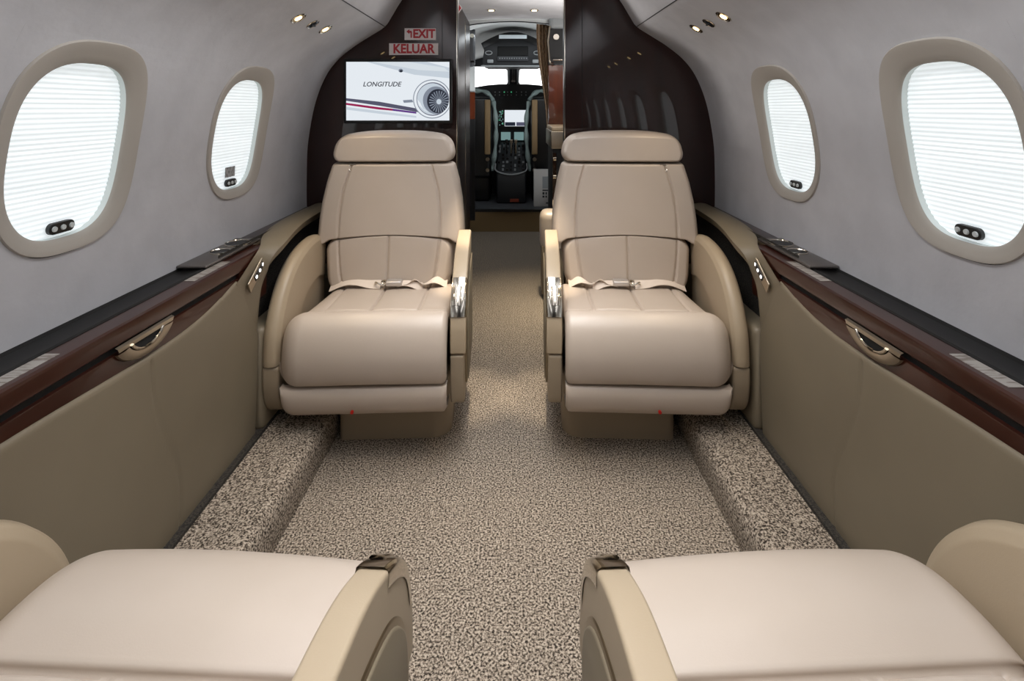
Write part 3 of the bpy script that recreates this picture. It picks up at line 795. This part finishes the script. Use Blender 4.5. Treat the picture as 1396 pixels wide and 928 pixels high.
# left closet
c = empty('tall_closet', (-.33, 3.0, 0), label='tall dark glossy wood closet edge left of the doorway', cat='closet')
box('body', -.60, 0, 0, 1.0, 0, 1.86, mat('closet_wood', srgb(30, 15, 12), .35, spec=.35), c, bevel=.01)
box('edge_trim', -.002, .003, .02, .026, .02, 1.82, M['chrome'], c)
box('edge_trim', -.002, .003, .62, .626, .02, 1.82, M['chrome'], c)
box('foot_kick', -.1, .004, .1, 1.002, .0, .09, M['black'], c)
v, f = boxvf(.003, .02, .94, 1.0, -.0, .20); 
# cockpit-side upper cabinet, left
c = empty('overhead_cabinet', (-.33, 4.42, 1.56), label='dark upper cabinet with chrome latches left of the cockpit opening', cat='cabinet')
box('body', -.55, .0, 0, .14, 0, .50, M['darkgrey'], c, bevel=.03)
MB().cyl((-.018, -.012, .26), .018, .02, 'Y').make('latch', M['chrome'], c); MB().box(-.03, .0, -.012, .0, .03, .045).make('latch', M['chrome'], c)
MB().box(-.012, -.006, -.004, .0, .30, .40).make('slot', M['black'], c)
S(box('trim_%d' % (tn[0]+1), -.90, -.335, 4.56, 4.58, 1.10, 1.34, M['wood_red'])); tn[0] += 1  # red panel put in place of a wood reflection
S(box('trim_%d' % (tn[0]+1), -.90, -.335, 4.56, 4.58, .2, 1.10, M['black'])); tn[0] += 1
S(box('trim_%d' % (tn[0]+1), -.90, -.335, 4.57, 4.585, 1.34, 1.57, M['lightgrey'])); tn[0] += 1  # pale panel stands in for side window light
# little corner sign
r = empty('warning_sign', px(627.5, 11, 3.1), label='tiny slanted white and red sign at the closet top', cat='sign')
MB().add([(-.008, 0, -.03), (.012, 0, 0), (-.008, 0, .03)], [(0, 1, 2)]).make('plate', M['signwhite'], r, smooth=False); MB().add([(-.008, -.001, -.02), (.006, -.001, 0), (-.008, -.001, .02)], [(0, 1, 2)]).make('print', M['signred'], r, smooth=False)

# right galley unit
c = empty('galley_cabinet', (.276, 3.9, 0), label='reddish wood galley cabinet with lit counter right of the doorway', cat='cabinet')
box('wood_column', 0, .6, 0, .08, 1.07, 1.525, M['wood_red'], c, bevel=.003)
box('counter', -.012, .6, -.50, .0, 1.045, 1.075, M['leather_arm'], c, bevel=.008)
box('counter_edge', -.016, .6, -.505, .06, .93, 1.045, M['satin'], c, bevel=.004)
box('lower_front', 0, .6, -.46, .07, .0, .93, M['black'], c, bevel=.004)
MB().box(-.004, .02, -.47, -.455, .3, .9).cyl((.0, -.47, .86), .012, .02, 'X').cyl((.0, -.47, .74), .012, .02, 'X').make('latch', M['chrome'], c)
box('niche_back', .0, .6, .0, .08, 1.53, 1.80, M['black'], c)
MB().cyl((.055, -.03, 1.735), .022, .02, 'Y').make('niche_latch', M['chrome'], c)
MB().cyl((.03, -.05, 1.56), .006, .07, 'X').cyl((.025, -.06, 1.535), .009, .03, 'Y').make('niche_handle', M['chrome'], c)
mesh('niche_rim', *tube([(.01, -.01, 1.82), (-.005, -.01, 1.70), (.006, -.01, 1.56), (.02, -.01, 1.53)], .006, 8), M['satin'], c)
box('upper_panel', .008, .6, -.02, .08, 1.80, 2.0, M['grey'], c, bevel=.03)
l = bpy.data.lights.new('counter_light', 'AREA'); l.energy = .8; l.color = (1, .8, .55); l.size = .25; o = bpy.data.objects.new('counter_light', l); COL.objects.link(o); o.location = (.5, 3.65, 1.5)

# curtain
c = empty('curtain', (.25, 4.09, 1.0), label='brown patterned curtain gathered at right of the cockpit opening', cat='curtain')
rows = []
for i in range(121):
    u = i/120; row = []
    for k in range(31):
        v_ = k/30; z = 1.87-.92*v_; sp = .155*(1-.72*ss(0, 1, v_)); xr = .345-.030*v_
        x = xr-sp+sp*u; y = 4.06+.018*math.sin(u*2*PI*5.5+.6*v_)*(1-.35*v_)
        row.append((x-.25, y-4.09, z-1.0))
    rows.append(row)
mesh('cloth', *grid(rows), M['curtain'], c)
box('top_rail', -.06, .11, -.05, .0, .868, .885, M['charcoal'], c)

# side-facing seat in the vestibule (behind right bulkhead)
c = empty('jump_seat', (.2, 3.2, 0), label='small beige side-facing seat just beyond the right seat in the doorway', cat='seat')
v, f = extr([(0, .10), (.0, .44), (.05, .53), (.12, .555), (.50, .555), (.50, .10)], 0, .5)
box('cushion', -.022, .45, 0, .17, .30, .55, M['leather'], c, bevel=.05, seg=5)
box('front_panel', -.012, .45, .01, .16, .03, .34, M['leather_dark'], c, bevel=.012)
box('panel_slot', .008, .032, -.004, .006, .10, .34, M['charcoal'], c)

# ------------------------------------------------------------------ cockpit
trim(*boxvf(-1.0, 1.0, 4.98, 5.0, 0, .20), M['tancarpet'])
trim(*boxvf(-1.0, 1.0, 4.965, 6.6, .20, .215), mat('cockpit_floor', srgb(70, 72, 76), .6))
trim(*boxvf(-1.0, 1.0, 4.955, 4.985, .196, .218), M['black'])
# cockpit ceiling: arched header
def arch(y, zc, drop, n=21): return [(-.9+1.8*i/(n-1), y, zc-drop*(abs(-.9+1.8*i/(n-1))/.45)**2) for i in range(n)]
trim(*grid([arch(3.955, 1.860, .05), arch(3.955, 1.868, .05)]), M['charcoal'])
trim(*grid([arch(3.957, 1.866, .05), [(x, 3.957, 2.15) for x, _, _ in arch(0, 0, 0)]]), M['lightgrey'])
trim(*grid([arch(3.958, 1.861, .05), arch(4.5, 1.94, .10), arch(5.05, 2.0, .12), arch(5.6, 2.0, .1), arch(6.45, 1.86, .06)]), M['lightgrey'])
trim(*boxvf(-1.0, -.335, 3.96, 4.0, 1.5, 2.1), M['lightgrey'])
# windshield wall
Yw = 6.4
f_ = MB()
f_.box(-1.0, 1.0, Yw, Yw+.05, 1.715, 2.2).box(-1.0, 1.0, Yw, Yw+.05, 0, 1.44)
f_.box(-1.0, -.80, Yw, Yw+.05, 1.44, 1.715).box(.80, 1.0, Yw, Yw+.05, 1.44, 1.715)
S(f_.make('wall_front', M['darkgrey'], None))
f_ = MB().add([(-.05, Yw-.02, 1.44), (.05, Yw-.02, 1.44), (.05, Yw-.02, 1.72), (-.05, Yw-.02, 1.72)], [(0, 1, 2, 3)])
c = empty('windshield_post', (0, Yw-.03, 1.44), label='grey centre post between the two bright windshield panes', cat='post')
box('post', -.045, .045, -.01, .034, -.02, .28, M['charcoal'], c)
MB().add([(-.115, 0, 0), (-.045, 0, 0), (-.045, 0, .28), (-.125, 0, .28), (-.075, 0, .22), (-.07, 0, .08)], [(0, 1, 2, 3, 4, 5)]).add([(.115, 0, 0), (.045, 0, 0), (.045, 0, .28), (.125, 0, .28), (.075, 0, .22), (.07, 0, .08)], [(0, 1, 2, 3, 4, 5)]).make('post_flange', M['lightgrey'], c, smooth=False)
MB().box(-.014, -.006, -.03, -.01, .10, .26).box(.006, .014, -.03, -.01, .10, .26).cyl((-.012, -.035, .09), .014, .02, 'Y').cyl((.012, -.035, .09), .014, .02, 'Y').make('compass', M['chrome'], c)
for i, (a_, b_) in enumerate(((-.80, -.05), (.05, .80))):
    wn[0] += 1; S(mesh('window_%d' % wn[0], *boxvf(a_, b_, Yw+.02, Yw+.024, 1.44, 1.715), M['glass'], smooth=False))
# overhead console
c = empty('overhead_console', (0, 5.0, 1.6), label='dark arched overhead console with switch row above the windshield', cat='console')
outer = [(-.325, .03), (-.30, .16), (-.335, .23)]+[(-.335+.67*i/16, .23+.11*math.sin(PI*i/16)) for i in range(1, 16)]+[(.335, .23), (.30, .16), (.325, .03), (.28, .012), (-.28, .012)]
outer = [(x*.93, z) for x, z in outer]
n = len(outer); v = [(x, 0, z) for x, z in outer]+[(x, .5, z) for x, z in outer]
mesh('housing', v, [(i, (i+1) % n, n+(i+1) % n, n+i) for i in range(n)]+[tuple(range(n)), tuple(range(2*n-1, n-1, -1))], M['charcoal'], c, bevel=.006, sharp=30)
rows = [[(x*.93, -.012, .22+.105*math.cos(x/.33*PI/2)-.006), (x*.93, -.012, .17+.105*math.cos(x/.33*PI/2)-.004)] for x in [-.31+.62*i/24 for i in range(25)]]
mesh('glare_band', *grid(rows), M['black'], c)
MB().box(-.135, .135, -.02, -.008, .272, .308).make('pale_panel', mat('silver_panel', srgb(200, 208, 212), .4, emit=srgb(170, 182, 188), estr=.5), c, bevel=.003)  # weak emission stands in for a reflection on the silver panel
box('recess', -.15, .15, -.008, .01, .06, .20, M['blackmatte'], c, bevel=.01)
MB().box(-.15, .15, -.02, 0, .055, .10).make('switch_shelf', M['darkgrey'], c, bevel=.004)
m_ = MB()
for i in range(12): m_.box(-.13+i*.0235, -.123+i*.0235, -.026, -.018, .075, .085)
m_.make('switches', M['grey'], c)
for sx in (-1, 1):
    rows = [(sx*.235+.032*math.cos(2*PI*i/20), -.006, .135+.018*math.sin(2*PI*i/20)) for i in range(20)]
    mesh('air_outlet', *tube(rows, .005, 6, True), M['grey'], c)
    MB().box(sx*.22-.03, sx*.22+.03, -.02, 0, .035, .07).make('map_light', M['grey'], c, bevel=.008)
box('lower_rim', -.31, .31, -.006, .02, .0, .014, M['grey'], c)
# instrument panel
c = empty('instrument_panel', (0, 5.9, .2), label='black cockpit instrument panel with bright central display', cat='panel')
gl = [(-.9, 1.20), (-.5, 1.225), (-.3, 1.26), (-.15, 1.272), (.15, 1.272), (.3, 1.26), (.5, 1.225), (.9, 1.20)]
v = [(x, -.02, z) for x, z in gl]+[(x, .40, z+.01) for x, z in gl]+[(x, .0, 0) for x, z in gl]
n = 8; f = [(i, i+1, n+i+1, n+i) for i in range(n-1)]+[(i, i+1, 2*n+i+1, 2*n+i) for i in range(n-1)]
mesh('glareshield', v, f, M['charcoal'], c, sharp=30)
def cp(x, y, Y=5.86): a_ = px(x, y, Y); return (a_[0], a_[1]-5.9, a_[2]-.2)
def rect(x0, y0, x1, y1, m, nm, par=c, Y=5.86, th=.01):
    a_, b_ = cp(x0, y0, Y), cp(x1, y1, Y); v, f = boxvf(a_[0], b_[0], a_[1], a_[1]+th, b_[2], a_[2]); return mesh(nm, v, f, m, par, smooth=False)
rect(676, 147, 721, 176, M['black'], 'display_bezel', Y=5.875)
rect(688, 150, 718, 172, M['e_white'], 'display')
rect(688.5, 166.5, 702.5, 171.5, M['e_dark'], 'display_inset', Y=5.855); rect(704, 166.5, 717.5, 171.5, M['e_slate'], 'display_inset', Y=5.855)
m_ = MB(); m2 = MB(); m3 = MB()
for k in range(26):
    x = 680+random.random()*6; y = 150+random.random()*22; a_ = cp(x, y, 5.86); (m_ if k % 4 else m2).box(a_[0]-.005, a_[0]+.005, a_[1]-.002, a_[1]+.003, a_[2]-.005, a_[2]+.006)
for k, x in enumerate((675, 681, 687.5, 692, 697, 704, 711, 717)):
    for dy in (-2, 2, ): a_ = cp(x, 127.5+dy, 5.86); box('mode_button', a_[0]-.006, a_[0]+.006, a_[1]-.01, a_[1]+.003, a_[2]-.006, a_[2]+.006, M['e_green'] if (k in (2, 4) and dy < 0) else M['grey'], c)
m_.make('engine_gauges', M['e_teal'], c, smooth=False); m2.make('green_symbols', M['e_green'], c, smooth=False)
rect(683, 180, 696, 191, M['e_teal'], 'touch_screen'); rect(701, 180, 714, 191, M['e_teal'], 'touch_screen')
# pedestal
c = empty('centre_pedestal', (0, 5.3, .215), label='grey centre pedestal with levers and knobs between the pilot seats', cat='console')
v, f = extr([(-.02, 0), (-.02, .28), (.0, .315), (.25, .46), (.55, .60), (.60, 0)], -.17, .135)
mesh('body', v, f, M['charcoal'], c, bevel=.02)
m_ = MB(); m2 = MB(); m3 = MB()
def pd(y): return interp([0, .25, .55], [.315, .46, .60], y)
for iy in range(9):
    for ix in range(7):
        y = .03+iy*.058; x = -.145+ix*.042+random.uniform(-.004, .004); z = pd(y); w_ = .008+.005*random.random()
        if random.random() < .85: box('knob', x-w_, x+w_, y-w_, y+w_, z, z+.018+.012*random.random(), M['grey'] if random.random() < .5 else M['black'], c, bevel=.002, seg=1)
for x in (-.07, -.02, .03):
    MB().box(x-.008, x+.008, .30, .315, .48, .62).box(x-.016, x+.016, .29, .325, .60, .64).make('lever', M['satin'] if x > -.05 else M['black'], c, bevel=.004)
mesh('wrist_rim', *tube(cr([(-.185, .10, .40), (-.17, .0, .335), (-.02, -.03, .30), (.13, .0, .335), (.145, .10, .40)], 8), .007, 8), M['grey'], c)
MB().box(-.03, .06, -.03, -.018, .02, .05).make('red_placard', M['orange'], c)
# pilot seats
def pilot(sx, label):
    r = empty('pilot_seat', (sx*.41-.02, 5.35, .215), label=label, cat='seat')
    box('backrest', -.20, .20, 0, .12, .25, 1.10, M['black'], r, bevel=.04)
    box('pan', -.19, .19, .05, .45, .0, .40, M['black'], r, bevel=.03)
    xa = -sx*.165
    box('side_bolster', *sorted((xa-.03, xa+.03)), -.02, .02, .50, 1.07, M['tan'], r, bevel=.01)
    xs = -sx
    path = cr([(xs*.02, .10, 1.165), (xs*.12, .09, 1.16), (xs*.20, .08, 1.10), (xs*.235, .07, .98), (xs*.25, .08, .80), (xs*.245, .1, .62), (xs*.225, .12, .42), (xs*.20, .14, .32)], 6)
    mesh('sheepskin_edge', *tube(path, lambda t: .022+.006*math.sin(40*t), 10), M['sheepskin'], r)
    MB().cyl((xa+.0, -.02, .45), .02, .03, 'Y').cyl((xa-.0, -.03, .34), .02, .03, 'Y').make('adjuster', M['satin'], r)
    return r
pilot(-1, 'dark pilot seat with pale sheepskin edge left of the pedestal'); pilot(1, 'dark pilot seat with pale sheepskin edge right of the pedestal')
# white carton with printed panel
a_ = px(739.5, 281, 5.12)
c = empty('white_carton', (a_[0]-.0, 5.12, .216), label='white upright carton with grey printed patch on the cockpit floor', cat='box')
box('carton', -.086, .086, 0, .09, 0, .365, M['paper'], c, bevel=.003)
box('grey_patch', .0, .07, -.002, 0, .18, .30, M['grey'], c); MB().box(.0, .07, -.0025, 0, .155, .17).box(.0, .02, -.0025, 0, .12, .145).box(.03, .045, -.0025, 0, .12, .145).box(.055, .068, -.0025, 0, .12, .145).box(.0, .02, -.0025, 0, .09, .11).box(.03, .045, -.0025, 0, .09, .11).box(.035, .066, -.0025, 0, .03, .042).make('print', M['darkgrey'], c, smooth=False)

# ------------------------------------------------------------------ lights
def area(name, loc, size, energy, color=(1, 1, 1), rot=(0, 0, 0), spread=180):
    l = bpy.data.lights.new(name, 'AREA'); l.shape = 'RECTANGLE'; l.size, l.size_y = size; l.energy = energy; l.color = color; l.spread = math.radians(spread)
    o = bpy.data.objects.new(name, l); COL.objects.link(o); o.location = loc; o.rotation_euler = rot; return o
area('ceiling_wash', (0, 1.05, 1.83), (.5, 2.0), 13.5, (.97, .98, 1), spread=95)
for s in (-1, 1):
    area('cove_wash', (s*.40, .25, 1.70), (.08, 3.0), 9.5, (.96, .98, 1), (0, -s*math.radians(75), 0))
area('vestibule_wash', (0, 3.0, 1.86), (.4, .7), 2, (1, .95, .88))
area('vestibule_fill', (.6, 3.0, 1.3), (.3, .3), 10, (1, .97, .93), (PI, -.5, 0))  # added fill lamps, unseen, aimed up to brighten the vestibule ceiling
area('vestibule_fill', (-.6, 2.75, 1.3), (.3, .2), 10, (1, .97, .93), (PI, .5, 0))
area('cockpit_fill', (-.75, 4.25, 1.0), (.2, .2), 5, (.95, .98, 1), (PI, .5, 0))  # added fills kept out of sight, lifting the cockpit ceiling
area('cockpit_fill', (.7, 4.4, 1.0), (.2, .2), 5, (.95, .98, 1), (PI, -.5, 0))
area('doorway_downlight', (.20, 3.05, 1.86), (.06, .06), 3, (1, .86, .62), spread=50)
area('cockpit_wash', (0, 4.6, 1.84), (.8, .4), 3, (.9, .96, 1))
for s in (-1, 1):     # warm courtesy lights by the aisle
    l = bpy.data.lights.new('courtesy_light', 'SPOT'); l.energy = 110; l.color = (1, .86, .66); l.spot_size = math.radians(17); l.spot_blend = .9; l.shadow_soft_size = .02
    o = bpy.data.objects.new('courtesy_light', l); COL.objects.link(o); o.location = (s*.08-.01, 2.05, 1.80)
    d = Vector((s*.095, .10, -1.8)).normalized(); o.rotation_euler = d.to_track_quat('-Z', 'Y').to_euler()

w = bpy.data.worlds.new('outside'); w.use_nodes = True; sc.world = w
w.node_tree.nodes['Background'].inputs[0].default_value = (1, 1, 1, 1); w.node_tree.nodes['Background'].inputs[1].default_value = 3

# ------------------------------------------------------------------ camera
cam = bpy.data.cameras.new('camera'); co = bpy.data.objects.new('camera', cam); COL.objects.link(co); sc.camera = co
co.location = (.02, 0, 1.2); co.rotation_euler = (PI/2, 0, 0)
cam.sensor_width = 36; cam.lens = 36*700/1396; cam.shift_x = -4/1396; cam.shift_y = -317/1396; cam.clip_start = .02
sc.view_settings.view_transform = 'Standard'; sc.view_settings.look = 'None'
